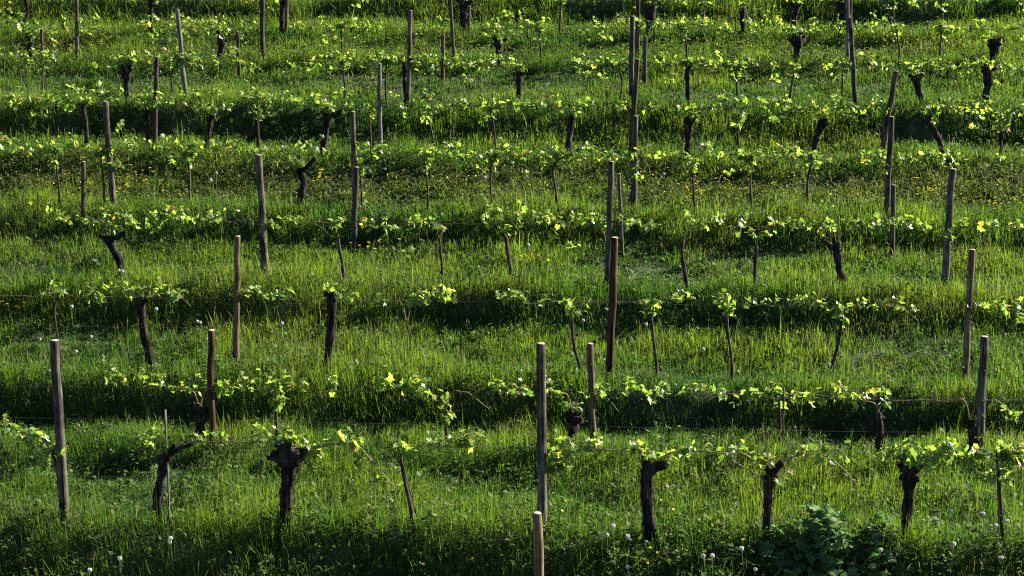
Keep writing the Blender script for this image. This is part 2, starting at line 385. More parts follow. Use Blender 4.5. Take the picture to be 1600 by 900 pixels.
# ------------------------------------------------------------------ wooden posts
# row (0 = not in a row, stands where its foot is seen), top x y, foot x y, width in px, wood, look for the label
POSTS = [
 ('f', 839, 803, 843, 910, 16.5, 'tan', 'short tan post with pale sawn top at bottom edge, nearest post of all'),
 (1, 85, 533, 101, 795, 15.5, 'grey', 'thick grey weathered post leaning left at the left end of the front row'),
 (1, 845, 538, 848, 810, 15, 'grey', 'tall grey brown post standing mid frame in the front vine row'),
 (2, 330, 517, 331, 680, 11.5, 'red', 'dark reddish brown post left of centre in the second vine row'),
 (2, 922, 538, 927, 690, 11.5, 'brown', 'brown post with bright pale top just right of the tall front row post'),
 (2, 1538, 527, 1530, 695, 13, 'grey', 'cracked grey post at the right end of the second vine row'),
 (3, 371, 370, 369, 570, 10, 'tan', 'slim tan brown post at the left of the third vine row'),
 (3, 960, 372, 953, 580, 12, 'red', 'dark red brown post with freshly sawn orange top in the third row'),
 (3, 1519, 391, 1508, 580, 10.5, 'tan', 'slim tan post at the right of the third vine row'),
 (4, 404, 243, 415, 435, 11, 'grey', 'tall grey post leaning left beside a dark trunk in the fourth row'),
 ('f', 557, 262, 553, 378, 8.5, 'dark', 'dark post in front of a taller post left of centre, fourth row'),
 (4, 955, 253, 949, 440, 9.5, 'grey', 'grey post rising behind the orange topped post in the fourth row'),
 ('f', 967, 272, 972, 390, 5.5, 'grey', 'thin grey pole just right of the orange topped post'),
 (4, 1489, 265, 1475, 447, 11, 'grey', 'tall grey post leaning right at the right of the fourth row'),
 ('f', 1396, 290, 1394, 396, 7.5, 'grey', 'short grey post in front of the tall fifth row post at right'),
 (5, 165, 160, 177, 318, 9.5, 'grey', 'tall grey post leaning left at the left of the fifth row'),
 ('f', 130, 253, 130, 343, 7.5, 'brown', 'short brown post near the left edge, just behind the fourth row'),
 (5, 551, 175, 555, 335, 8.5, 'grey', 'tall post left of centre in the fifth row, a dark post in front'),
 (5, 993, 182, 990, 335, 9, 'grey', 'tall grey post right of centre in the fifth vine row'),
 (5, 1393, 183, 1385, 333, 9, 'grey', 'tall post at the right of the fifth row, a short post in front'),
 (6, 245, 90, 241, 228, 7.5, 'dark', 'dark brown post at the left of the sixth vine row'),
 (6, 593, 100, 594, 230, 6.5, 'pale', 'slim pale post left of centre in the sixth vine row'),
 (6, 996, 93, 985, 250, 7.5, 'brown', 'brown post leaning right near the centre of the sixth row'),
 (6, 1400, 112, 1376, 246, 9, 'brown', 'brown post leaning strongly right in the sixth row at right'),
 (7, 277, 15, 289, 137, 7, 'pale', 'pale silver post leaning left in the seventh row at left'),
 (7, 641, 17, 638, 150, 7, 'grey', 'tall grey post hugged by a dark vine in the seventh row'),
 (7, 988, 26, 986, 142, 8, 'grey', 'thick grey post in front of a darker one in the seventh row'),
 (7, 1328, 28, 1337, 162, 7, 'grey', 'grey post leaning left in the seventh row at right'),
 ('f', 65, 46, 67, 110, 5, 'brown', 'short thin brown post near the upper left corner'),
 ('f', 371, 50, 374, 118, 5.5, 'brown', 'short brown post right of a clubbed dark vine in the upper left'),
 ('f', 692, 54, 692, 119, 5.5, 'brown', 'short brown post in upper middle, left of a clubbed vine'),
 ('f', 1008, 57, 1007, 130, 6.5, 'dark', 'short dark post right of two taller posts at the upper middle'),
 (8, 119, -40, 121, 94, 5.5, 'grey', 'tall thin post cut by the top edge, leftmost of the eighth row'),
 (8, 409, -40, 411, 96, 7.5, 'dark', 'tall dark post cut by the top edge, second of the eighth row'),
 (8, 701, -40, 709, 80, 5.5, 'dark', 'dark slanting post cut by the top edge near the top centre'),
 (8, 997, -40, 996, 92, 7, 'dark', 'dark post cut by the top edge right behind a thick grey post'),
 (8, 1325, -40, 1324, 104, 5.5, 'pale', 'pale post cut by the top edge behind a leaning grey post at right'),
 (9, 449, -60, 447, 48, 5.5, 'tan', 'tan post cut by the top edge, leftmost of the ninth row'),
 (9, 733, -60, 733, 50, 5, 'grey', 'grey post beside a thick forked vine at the top centre'),
 (9, 1024, -60, 1022, 62, 4.5, 'brown', 'thin brown post beside a thick vine in the ninth row'),
 (9, 1331, -60, 1328, 60, 5, 'brown', 'thin brown post at top right beside a dark thick vine'),
]
def make_post(row, xt, yt, xb, yb, wpx, kind, label):
    if row == 'f':
        if yb > 895: v = ROWV[0]
        else:
            h0 = hit(xb, yb); s0 = scale(h0[1]); h0 = hit(xb, yb + .15 * s0); v = h0[1] + ROW_YAW * h0[0]
    else: v = ROWV[row]
    A, B = on_row(xb, yb, v), on_row(xt, yt, v)
    d = (B - A) / (B[2] - A[2]); g = float(terrain(A[0], A[1]))
    F = A + d * (g - A[2]); r = .5 * wpx / scale(v)
    Lp = B[2] - g
    root = empty('wooden_post', (F[0], F[1], g))
    tag(root, label, 'post', 'wooden posts of the vine rows')
    seed = int(xt * 7 + yt); r_ = np.random.default_rng(seed)
    k = 9; ts = np.linspace(-.35 / Lp, 1, k)
    wob = r_.normal(0, .12, (k, 3)) * r; wob[:, 2] = 0; wob[-1] = 0
    P = F + np.outer(ts * Lp, d) + wob
    P = np.vstack([P, P[-1] + d * .006, P[-1] + d * .010])
    taper = np.linspace(1.10, .95, k) * (1 + r_.normal(0, .025, k))
    rad = r * np.concatenate([taper, [taper[-1] * .97, taper[-1] * .90]])
    mb = MB(); tube(mb, P, rad, 14, .012, seed=seed, cap=False); mb.build('shaft', kind, root, F)
    # sawn top, slightly domed and proud of the shaft's edge
    top = P[-1]; q = 14; rr = rad[-1]
    an = np.arange(q) * 2 * np.pi / q
    tilt = r_.normal(0, .12, 2)
    def ring(f, dz):
        dx, dy = np.cos(an) * rr * f, np.sin(an) * rr * f
        return np.stack([top[0] + dx, top[1] + dy, top[2] + dz + 0 * an], 1)
    Vt = np.vstack([ring(1.02, -.002), ring(.98, .003), ring(.5, .005), [[top[0], top[1], top[2] + .004]]])
    Ft = [(i * q + j, i * q + (j + 1) % q, (i + 1) * q + (j + 1) % q, (i + 1) * q + j) for i in range(2) for j in range(q)] + [(2 * q + j, 2 * q + (j + 1) % q, 3 * q) for j in range(q)]
    mb = MB(); mb.add(Vt, Ft)
    fresh = 'orange' in label and kind == 'red'
    e_ = mb.build('sawn_top', 'end_fresh' if (fresh or kind == 'red') else 'end', root, top)
    if fresh: e_['label'] = 'freshly sawn orange top of the post'
    if row in (1, 2, 3) and 1 in WIREY:         # staples that hold the wire on the nearer posts
        wz = on_row(800, WIREY[row], v)[2]; Pw = F + d * (wz - g)
        for dz in (0.0, .42):
            c = Pw + d * dz + np.array([0, -r * 1.0, 0])
            if c[2] > B[2] - .05: continue
            mb = MB(); tube(mb, [c + [-.012, .012, .004], c + [-.010, -.006, 0], c + [.010, -.006, 0], c + [.012, .012, -.004]], .0022, 5)
            mb.build('staple', 'steel', root, c)
    return F
for p in POSTS: make_post(*p)

# thin training sticks
STICKS = [(1, 258, 640, 265, 822, 3.4, 'pale', 'thin pale stick tied to the crooked old vine, front row left'),
          (1, 1558, 702, 1560, 800, 2.2, 'dark', 'thin dark stick inside the leafy young vine, front row right'),
          (2, 1225, 605, 1223, 678, 3.0, 'grey', 'thin grey stick standing in the second row right of centre'),
          (1, 619, 688, 626, 714, 2.0, 'dark', 'thin dark stick above the slanting young trunk, front row')]
for row, xt, yt, xb, yb, wpx, kind, label in STICKS:
    v = ROWV[row] - .06; A, B = on_row(xb, yb, v), on_row(xt, yt, v); d = (B - A) / (B[2] - A[2]); g = float(terrain(A[0], A[1]))
    F = A + d * (g - A[2] - .15); mb = MB()
    ts = np.linspace(0, 1, 7)[:, None]
    P = F + (B - F) * ts + rng.normal(0, .003, (7, 3))
    tube(mb, P, .5 * wpx / scale(v), 7, .04, seed=int(xt))
    tag(mb.build('training_stick', kind, None, F), label, 'stick', 'thin training sticks')

# ------------------------------------------------------------------ trellis wires
for row, yw in WIREY.items():
    v = ROWV[row]; c0 = on_row(800, yw, v); xr = .36 * v + 4
    for kind_, dz in (('fruit', 0.0), ('low', -.46)):
        if kind_ == 'low' and row > 5: continue
        xs = np.arange(-xr, xr, .5)
        yy = v - ROW_YAW * xs - (.065 if kind_ == 'fruit' else .05)
        zz = c0[2] + dz + .006 * np.sin(xs * 1.3) + .004 * np.sin(xs * 3.1 + row)
        mb = MB(); tube(mb, np.stack([xs, yy, zz], 1), .0019 + .00002 * v, 5)
        lab = ('%s row steel wire at waist height carrying the vine canes' if kind_ == 'fruit' else '%s row lower steel wire running just above the grass') % ROWNAME[row]
        tag(mb.build('trellis_wire', 'steel', None, (0, v, c0[2])), lab, 'wire', 'trellis wires')

# ------------------------------------------------------------------ vines
HALF = [(0, 0), (-.13, .20), (-.10, .42), (.12, .52), (.30, .37), (.50, .52), (.66, .42), (.66, .20), (1.0, 0.0)]
LEAF2 = np.array(HALF + [(x, -y) for x, y in HALF[-2:0:-1]])
NLF = len(LEAF2)
LEAF_F = [(NLF, i, (i + 1) % NLF) for i in range(NLF)]
def add_leaf(mb, pos, size, dirv, nrm, col, r_):
    d = dirv / np.linalg.norm(dirv); nrm = nrm - d * nrm.dot(d); nrm /= np.linalg.norm(nrm) + 1e-9
    q = np.cross(nrm, d)
    P = np.vstack([LEAF2, [[.34, 0]]]) * size
    fold = r_.uniform(.05, .45); droop = r_.uniform(.0, .5)
    z = np.abs(P[:, 1]) * fold - droop * P[:, 0] ** 2 / size + r_.normal(0, .03, len(P)) * size
    V = pos + np.outer(P[:, 0], d) + np.outer(P[:, 1], q) + np.outer(z, nrm)
    mb.add(V, LEAF_F, col)

def leaf_color(r_):
    a = r_.random()
    c = np.array([.085, .165, .032]) * (1 - a) + np.array([.22, .30, .07]) * a
    if r_.random() < .02: c = np.array([.20, .14, .06])
    if r_.random() < .18: c = np.array([.065, .125, .025])
    if r_.random() < .05: c = np.array([.28, .25, .07])
    return c * r_.uniform(.75, 1.15)

def add_shoot(mb, start, tip, n, lsize, r_):
    start, tip = np.array(start, float), np.array(tip, float)
    mid = (start + tip) / 2 + r_.normal(0, .02, 3)
    P = spline([start, mid, tip], .03)
    tube(mb, P, np.linspace(.0035, .0018, len(P)), 4, col=np.array([.13, .15, .035]), seed=int(r_.integers(1e6)))
    for i in range(n):
        t = (i + .6) / n; p = P[min(len(P) - 1, int(t * (len(P) - 1) + .5))]
        az = r_.uniform(0, 6.283); el = r_.normal(.15, .45)
        d = np.array([math.cos(az) * math.cos(el), math.sin(az) * math.cos(el), math.sin(el)])
        pet = lsize * r_.uniform(.2, .75)
        p2 = p + d * pet
        tube(mb, [p, (p + p2) / 2 + [0, 0, .004], p2], .0015, 3, col=np.array([.16, .16, .05]))
        nr = np.array([r_.normal(0, .6), r_.normal(0, .6), 1.0]) if r_.random() < .62 else r_.normal(0, 1, 3)
        s = lsize * (1.15 - .55 * t) * r_.uniform(.7, 1.2)
        d2 = d + np.array([r_.normal(0, .3), r_.normal(0, .3), -.35])
        add_leaf(mb, p2, s, d2, nr, leaf_color(r_), r_)

# kind, row, trunk spine px (foot to head), width px foot/mid/head, [(arm spine px, width)], label, head knob radius px
VINES = [
 # front row
 ('old', 1, [(258, 815), (246, 790), (252, 745), (260, 712)], (15, 13, 15), [([(258, 720), (278, 702), (302, 694)], 7), ([(262, 712), (276, 694)], 9)], 'crooked old vine with one arm reaching right, front row left', 9),
 ('old', 1, [(446, 815), (447, 780), (450, 745), (453, 708)], (20, 21, 27), [([(445, 720), (430, 717), (417, 715)], 7), ([(455, 705), (470, 702), (488, 700)], 9), ([(440, 706), (432, 692)], 15)], 'thickest old vine trunk with broad shaggy head, front row', 23),
 ('young', 1, [(643, 800), (637, 772), (631, 742), (626, 714)], (7.5, 7, 6), [], 'young slanting vine trunk without a head, front row', 0),
 ('old', 1, [(1016, 835), (1013, 800), (1011, 765), (1012, 735)], (20, 18, 22), [([(1012, 740), (1025, 730), (1043, 726)], 16), ([(1010, 735), (1008, 712)], 14)], 'thick black vine with fist shaped arm to the right, front row', 9),
 ('old', 1, [(1199, 812), (1200, 780), (1204, 745)], (13, 12, 15), [([(1204, 745), (1215, 730), (1223, 722)], 11), ([(1202, 740), (1196, 724)], 11)], 'slender old vine with knotted head beside big leafy weed, front row', 11),
 ('old', 1, [(1413, 862), (1417, 820), (1420, 775), (1421, 742)], (14, 16, 22), [([(1420, 738), (1406, 724)], 13), ([(1424, 738), (1444, 722)], 12)], 'old vine with forked head right of the leafy weed, front row', 12),
 ('young', 1, [(1567, 856), (1564, 800), (1561, 755), (1560, 735)], (7, 6.5, 6), [], 'young vine buried in bright yellow green leaves, front row right', 0),
 ('young', 1, [(98, 795), (92, 755), (88, 725), (80, 705)], (6, 6, 4), [], 'dark young vine behind the leaning post, front row left end', 0),
 # second row
 ('old', 2, [(312, 690), (313, 668), (312, 640)], (14, 15, 20), [([(312, 645), (300, 630)], 10)], 'squat dark vine behind the reddish post, second row', 11),
 ('young', 2, [(433, 690), (432, 660), (431, 632)], (5, 5, 4), [], 'young vine with drooping pale leaf clump, second row left', 0),
 ('young', 2, [(698, 690), (697, 670), (696, 640)], (4, 4, 4), [], 'thin young vine with downward trailing leaves, second row middle', 0),
 ('old', 2, [(895, 695), (895, 675), (896, 652)], (16, 17, 22), [([(893, 655), (884, 645)], 11), ([(898, 655), (907, 648)], 11)], 'short black vine stump between two posts, second row', 12),
 ('young', 2, [(1218, 690), (1219, 660), (1217, 630)], (4, 4, 4), [], 'thin young vine beside the grey stick, second row', 0),
 ('old', 2, [(1372, 695), (1374, 675), (1372, 650)], (13, 12, 14), [], 'small dark vine half hidden in grass, second row right', 7),
 ('old', 2, [(1518, 697), (1519, 680), (1516, 660)], (14, 12, 12), [], 'low dark vine stump against the cracked grey post, second row', 6),
 # third row
 ('young', 3, [(93, 545), (88, 515), (85, 485), (90, 462)], (4.5, 4, 4), [], 'dry looking young vine at the left end of the third row', 0),
 ('old', 3, [(236, 575), (231, 545), (224, 512), (219, 472)], (14, 13, 13), [([(219, 478), (214, 466)], 8)], 'tall old vine bending left under a leafy top, third row', 8),
 ('old', 3, [(511, 580), (514, 545), (518, 505), (519, 465)], (13, 13, 14), [([(518, 468), (508, 458)], 9)], 'straight old vine with flat dark head, third row', 9),
 ('young', 3, [(640, 560), (641, 535), (636, 505)], (3, 3, 2.5), [], 'thin bare young vine stem in grass, third row left of centre', 0),
 ('young', 3, [(906, 575), (898, 545), (894, 515), (893, 488)], (5.5, 5, 5), [], 'young vine bowed left beside the orange topped post, third row', 0),
 ('young', 3, [(1026, 575), (1023, 545), (1019, 510), (1016, 490)], (5.5, 5, 5), [], 'young vine just right of the orange topped post, third row', 0),
 ('young', 3, [(1144, 575), (1141, 545), (1137, 515), (1135, 488)], (5.5, 5, 5), [], 'young vine with peeling bark right of centre, third row', 0),
 ('young', 3, [(1301, 575), (1308, 545), (1313, 518), (1316, 495)], (6.5, 6, 5.5), [], 'young vine leaning right at the right of the third row', 0),
 # fourth row
 ('old', 4, [(188, 412), (180, 395), (172, 380), (170, 372)], (13, 13, 14), [([(168, 376), (155, 368)], 8), ([(172, 374), (186, 370), (195, 362)], 7)], 'old vine with T shaped head at the left of the fourth row', 7),
 ('old', 4, [(413, 438), (413, 410), (412, 385), (410, 368)], (13, 11, 9), [], 'dark vine trunk pressed against the leaning post, fourth row', 4),
 ('young', 4, [(537, 428), (533, 402), (529, 378), (527, 366)], (6, 5.5, 5), [], 'young crooked vine left of centre, fourth row', 0),
 ('young', 4, [(691, 425), (689, 398), (687, 375)], (5, 4.5, 4), [], 'slim young vine with small leafy top, fourth row middle', 0),
 ('young', 4, [(799, 440), (796, 410), (792, 385), (790, 368)], (8, 7, 6), [], 'stout young vine under dense leaves, fourth row centre', 0),
 ('young', 4, [(948, 440), (947, 410), (948, 385)], (6, 5, 5), [], 'dark thin vine behind the orange topped post, fourth row', 0),
 ('young', 4, [(1073, 445), (1068, 412), (1065, 392), (1068, 376)], (6.5, 6, 5), [], 'bare crooked young vine right of centre, fourth row', 0),
 ('young', 4, [(1180, 420), (1181, 400), (1182, 385)], (6, 6, 6), [], 'low bushy vine hidden in leaves, fourth row right of centre', 0),
 ('old', 4, [(1324, 455), (1315, 432), (1310, 408), (1308, 388)], (14, 13, 13), [([(1309, 390), (1298, 385), (1291, 378)], 9), ([(1308, 388), (1310, 378)], 9)], 'old S shaped vine with arm bent left, fourth row right', 5),
 # fifth row
 ('young', 5, [(94, 315), (91, 285), (86, 245)], (3.5, 3, 3), [], 'thin young vine near the left edge, fifth row', 0),
 ('young', 5, [(163, 318), (162, 290), (158, 250)], (4, 4, 3.5), [], 'young vine just left of the leaning post, fifth row', 0),
 ('young', 5, [(296, 320), (297, 290), (295, 250)], (3.5, 3, 3), [], 'slim young vine with leafy top at left, fifth row', 0),
 ('old', 5, [(464, 328), (471, 305), (475, 285), (468, 266)], (12, 11, 12), [([(470, 270), (482, 258), (493, 246)], 8)], 'old twisted vine with arm rising right, fifth row left', 6),
 ('young', 5, [(566, 330), (565, 300), (562, 265)], (3, 3, 3), [], 'thin vine behind the paired posts, fifth row', 0),
 ('young', 5, [(669, 320), (668, 290), (664, 255)], (3.5, 3, 3), [], 'slim young vine left of centre, fifth row', 0),
 ('young', 5, [(768, 315), (767, 285), (768, 250)], (3, 3, 3), [], 'thin young vine at the centre of the fifth row', 0),
 ('young', 5, [(870, 328), (868, 295), (864, 262), (874, 246)], (4, 4, 3.5), [], 'young vine with hooked top right of centre, fifth row', 0),
 ('old', 5, [(983, 338), (981, 325), (987, 305), (990, 280)], (6, 6, 5), [], 'bent dark vine at the foot of the tall post, fifth row', 3),
 ('young', 5, [(1174, 320), (1173, 295), (1172, 255)], (3.5, 3, 3), [], 'thin vine with yellow leaves, second right of the tall post, fifth row', 0),
 ('young', 5, [(1261, 335), (1261, 305), (1263, 275), (1270, 250)], (4.5, 4, 3.5), [], 'young vine with knotty foot at right, fifth row', 0),
 ('young', 5, [(1085, 330), (1084, 300), (1082, 260)], (3, 3, 3), [], 'slim vine with yellow leaves, first right of the tall post, fifth row', 0),
 # sixth row
 ('old', 6, [(136, 235), (135, 205), (131, 175), (130, 165)], (7, 7, 9), [([(131, 168), (124, 162)], 5)], 'dark reddish old vine at the left end of the sixth row', 5),
 ('old', 6, [(229, 240), (231, 212), (229, 185), (226, 172)], (8, 8, 10), [], 'dark old vine just left of the dark post, sixth row', 5),
 ('old', 6, [(322, 242), (325, 215), (328, 192), (332, 180)], (9, 8, 10), [], 'dark old vine leaning right at left, sixth row', 5),
 ('old', 6, [(404, 242), (403, 215), (401, 185)], (5.5, 5.5, 6), [], 'slim dark vine behind the leaning grey post, sixth row', 3),
 ('old', 6, [(505, 232), (508, 208), (511, 188), (513, 180)], (10, 10, 13), [([(512, 184), (502, 172)], 7), ([(514, 182), (526, 178), (535, 172)], 7)], 'black old vine with wide spreading head, sixth row left', 8),
 ('young', 6, [(580, 235), (579, 212), (577, 180)], (3, 3, 3), [], 'thin young vine just left of the slim pale post, sixth row', 0),
 ('young', 6, [(681, 248), (678, 222), (672, 195), (668, 180)], (3.5, 3, 3), [], 'thin young vine leaning left at mid left, sixth row', 0),
 ('young', 6, [(777, 248), (774, 222), (770, 190), (766, 178)], (3.5, 3, 3), [], 'thin young vine at the centre of the sixth row', 0),
 ('old', 6, [(886, 252), (889, 225), (891, 198), (894, 182)], (10, 9, 11), [], 'thick dark vine left of the centre post, sixth row', 6),
 ('old', 6, [(1075, 248), (1075, 222), (1076, 200), (1077, 186)], (10, 10, 15), [], 'dark old vine with bulky top right of the centre posts, sixth row', 8),
 ('young', 6, [(1155, 260), (1154, 235), (1152, 190)], (3, 3, 3), [], 'thin young vine right of centre, sixth row', 0),
 ('old', 6, [(1270, 252), (1273, 228), (1280, 205), (1288, 190)], (9, 9, 13), [], 'dark old vine leaning right under leaves at right, sixth row', 7),
 ('old', 6, [(1475, 245), (1468, 220), (1458, 200), (1450, 184)], (8, 8, 9), [], 'small crooked old vine leaning left at right, sixth row', 4),
 ('old', 6, [(1562, 245), (1563, 225), (1565, 208)], (6, 6, 7), [], 'small dark vine at the right end of the sixth row', 4),
 # seventh row
 ('young', 7, [(67, 140), (66, 120), (68, 100)], (3, 3, 3), [], 'thin young vine near the left edge, seventh row', 0),
 ('old', 7, [(198, 142), (198, 125), (196, 110)], (9, 10, 17), [([(194, 112), (187, 102)], 7), ([(198, 110), (206, 101)], 7)], 'club headed black vine at left, seventh row', 8),
 ('young', 7, [(269, 140), (268, 118), (278, 98)], (3, 3, 2.5), [], 'thin vine beside the pale leaning post, seventh row', 0),
 ('young', 7, [(540, 152), (538, 128), (535, 98)], (3, 3, 3), [], 'thin young vine left of centre, seventh row', 0),
 ('young', 7, [(603, 148), (603, 122), (604, 95)], (3, 3, 3), [], 'thin young vine left of the tall post, seventh row', 0),
 ('old', 7, [(634, 148), (632, 125), (631, 100)], (6, 6, 5), [], 'dark rough vine against the tall grey post, seventh row', 3),
 ('old', 7, [(810, 158), (811, 135), (811, 115)], (8, 8, 12), [], 'small black vine with knob head at centre, seventh row', 6),
 ('young', 7, [(970, 152), (972, 130), (968, 105)], (3.5, 3, 3), [], 'thin curved vine left of the thick grey post, seventh row', 0),
 ('old', 7, [(1076, 162), (1075, 140), (1074, 118), (1076, 101)], (7, 8, 10), [], 'black vine with rounded knob on top right of centre, seventh row', 5),
 ('young', 7, [(1153, 168), (1152, 145), (1150, 115)], (4, 4, 3.5), [], 'slim young vine right of the knob topped vine, seventh row', 0),
 ('young', 7, [(1233, 162), (1236, 140), (1241, 112)], (4.5, 4, 3.5), [], 'young vine leaning right at right, seventh row', 0),
 ('young', 7, [(1315, 155), (1316, 135), (1318, 105)], (3, 3, 3), [], 'thin young vine left of the leaning grey post, seventh row', 0),
 ('old', 7, [(1446, 178), (1440, 158), (1435, 138), (1431, 122)], (9, 11, 14), [([(1432, 126), (1420, 117)], 7), ([(1432, 124), (1441, 114)], 7)], 'old vine with wide head leaning left at right, seventh row', 7),
 ('old', 7, [(1537, 170), (1542, 145), (1544, 122), (1541, 108)], (11, 11, 15), [([(1543, 110), (1558, 106), (1571, 101)], 5)], 'stout old vine with bare arm at the right end, seventh row', 7),
 # eighth row
 ('old', 8, [(45, 102), (48, 82), (47, 62)], (8, 8, 11), [([(46, 62), (42, 52)], 7)], 'dark old vine near the left edge, eighth row', 5),
 ('old', 8, [(342, 98), (345, 78), (347, 60)], (8, 9, 14), [([(345, 60), (338, 46)], 6)], 'dark vine with horned head at left, eighth row', 6),
 ('young', 8, [(535, 92), (534, 70), (533, 48)], (3, 3, 3), [], 'thin young vine left of centre, eighth row', 0),
 ('old', 8, [(782, 110), (781, 90), (779, 68)], (7, 8, 14), [([(778, 68), (770, 58)], 6), ([(780, 66), (792, 60)], 6)], 'clubbed dark vine at centre, eighth row', 7),
 ('young', 8, [(846, 110), (845, 85), (843, 48)], (3, 3, 3), [], 'thin young vine right of centre, eighth row', 0),
 ('young', 8, [(1072, 100), (1073, 80), (1070, 50)], (3, 3, 3), [], 'thin young vine right of the centre posts, eighth row', 0),
 ('old', 8, [(1242, 112), (1245, 88), (1247, 62)], (8, 10, 16), [([(1245, 64), (1237, 52)], 7), ([(1248, 62), (1258, 55)], 7)], 'stout dark vine crowned with leaves at right, eighth row', 9),
 ('young', 8, [(1405, 100), (1405, 78), (1401, 50)], (3.5, 3, 3), [], 'thin young vine at right, eighth row', 0),
 ('young', 8, [(1470, 100), (1469, 78), (1471, 50)], (3.5, 3, 3), [], 'thin leafy young vine farther right, eighth row', 0),
 ('old', 8, [(1550, 108), (1553, 85), (1556, 66)], (9, 10, 18), [([(1554, 68), (1546, 62)], 7), ([(1558, 66), (1569, 60)], 8)], 'stout old vine with mushroom head at right end, eighth row', 9),
 # ninth row
 ('old', 9, [(36, 38), (43, 22), (42, 8), (38, -6)], (5, 5, 5), [], 'curved dark vine in the upper left corner, ninth row', 3),
 ('old', 9, [(236, 52), (236, 28), (236, 0)], (7, 7, 8), [], 'dark vine at the top edge left, ninth row', 4),
 ('old', 9, [(440, 45), (440, 22), (442, 2)], (7, 7, 8), [], 'dark vine behind the tan post at the top, ninth row', 4),
 ('old', 9, [(724, 58), (724, 35), (726, 8)], (9, 11, 14), [([(725, 10), (714, -2)], 7), ([(727, 10), (738, 0)], 7)], 'thick forked dark vine at the top centre, ninth row', 7),
 ('young', 9, [(875, 42), (876, 22), (877, -2)], (3, 3, 3), [], 'thin young vine at the top centre right, ninth row', 0),
 ('old', 9, [(1015, 64), (1015, 40), (1017, 14)], (9, 11, 15), [], 'thick dark vine at the top right of centre, ninth row', 7),
 ('young', 9, [(1094, 54), (1097, 36), (1099, 18)], (5, 5, 5), [], 'young vine with leafy top at upper right, ninth row', 0),
 ('old', 9, [(1162, 60), (1161, 36), (1160, 12)], (7, 8, 10), [], 'dark vine with narrow leafy head at upper right, ninth row', 5),
 ('old', 9, [(1239, 48), (1242, 25), (1247, 8)], (8, 8, 9), [([(1246, 12), (1235, 4)], 6)], 'dark vine with flat top above the leaf crowned vine, ninth row', 5),
 ('old', 9, [(1312, 60), (1314, 36), (1314, 6)], (9, 11, 14), [], 'black vine beside the pale post at upper right, ninth row', 6),
 ('young', 9, [(1397, 52), (1396, 30), (1395, 0)], (3, 3, 3), [], 'thin young vine at the upper right, ninth row', 0),
 ('young', 9, [(1473, 50), (1473, 28), (1470, 0)], (3, 3, 3), [], 'thin leafy vine near the upper right corner, ninth row', 0),
]
# canes seen bending along and off the front row's wire, px (vine foot x -> list)
CANES = {258: [[(276, 694), (310, 691), (360, 690), (400, 691)], [(302, 694), (310, 687)]],
 446: [[(488, 700), (505, 697), (530, 692), (556, 695), (575, 713), (597, 738), (621, 765)], [(417, 715), (410, 700), (400, 690)]],
 643: [[(626, 714), (645, 700), (662, 696), (700, 697), (762, 699)]],
 1016: [[(1008, 712), (990, 700), (965, 703), (925, 702), (903, 700), (882, 720), (866, 738), (863, 764)], [(1038, 722), (1042, 710), (1062, 705), (1100, 706), (1136, 709), (1143, 718), (1115, 748), (1084, 767)]],
 1199: [[(1196, 726), (1180, 722), (1165, 710), (1150, 707), (1142, 716), (1165, 732), (1198, 752)], [(1223, 722), (1245, 712), (1272, 709), (1288, 712), (1310, 726), (1330, 746), (1342, 762)]],
 1413: [[(1406, 724), (1398, 715), (1380, 713)], [(1444, 722), (1465, 713), (1495, 713), (1512, 722), (1535, 744)]],
 1567: [[(1561, 745), (1566, 732), (1580, 718)]],
 98: [[(80, 705), (60, 682), (20, 680)]]}
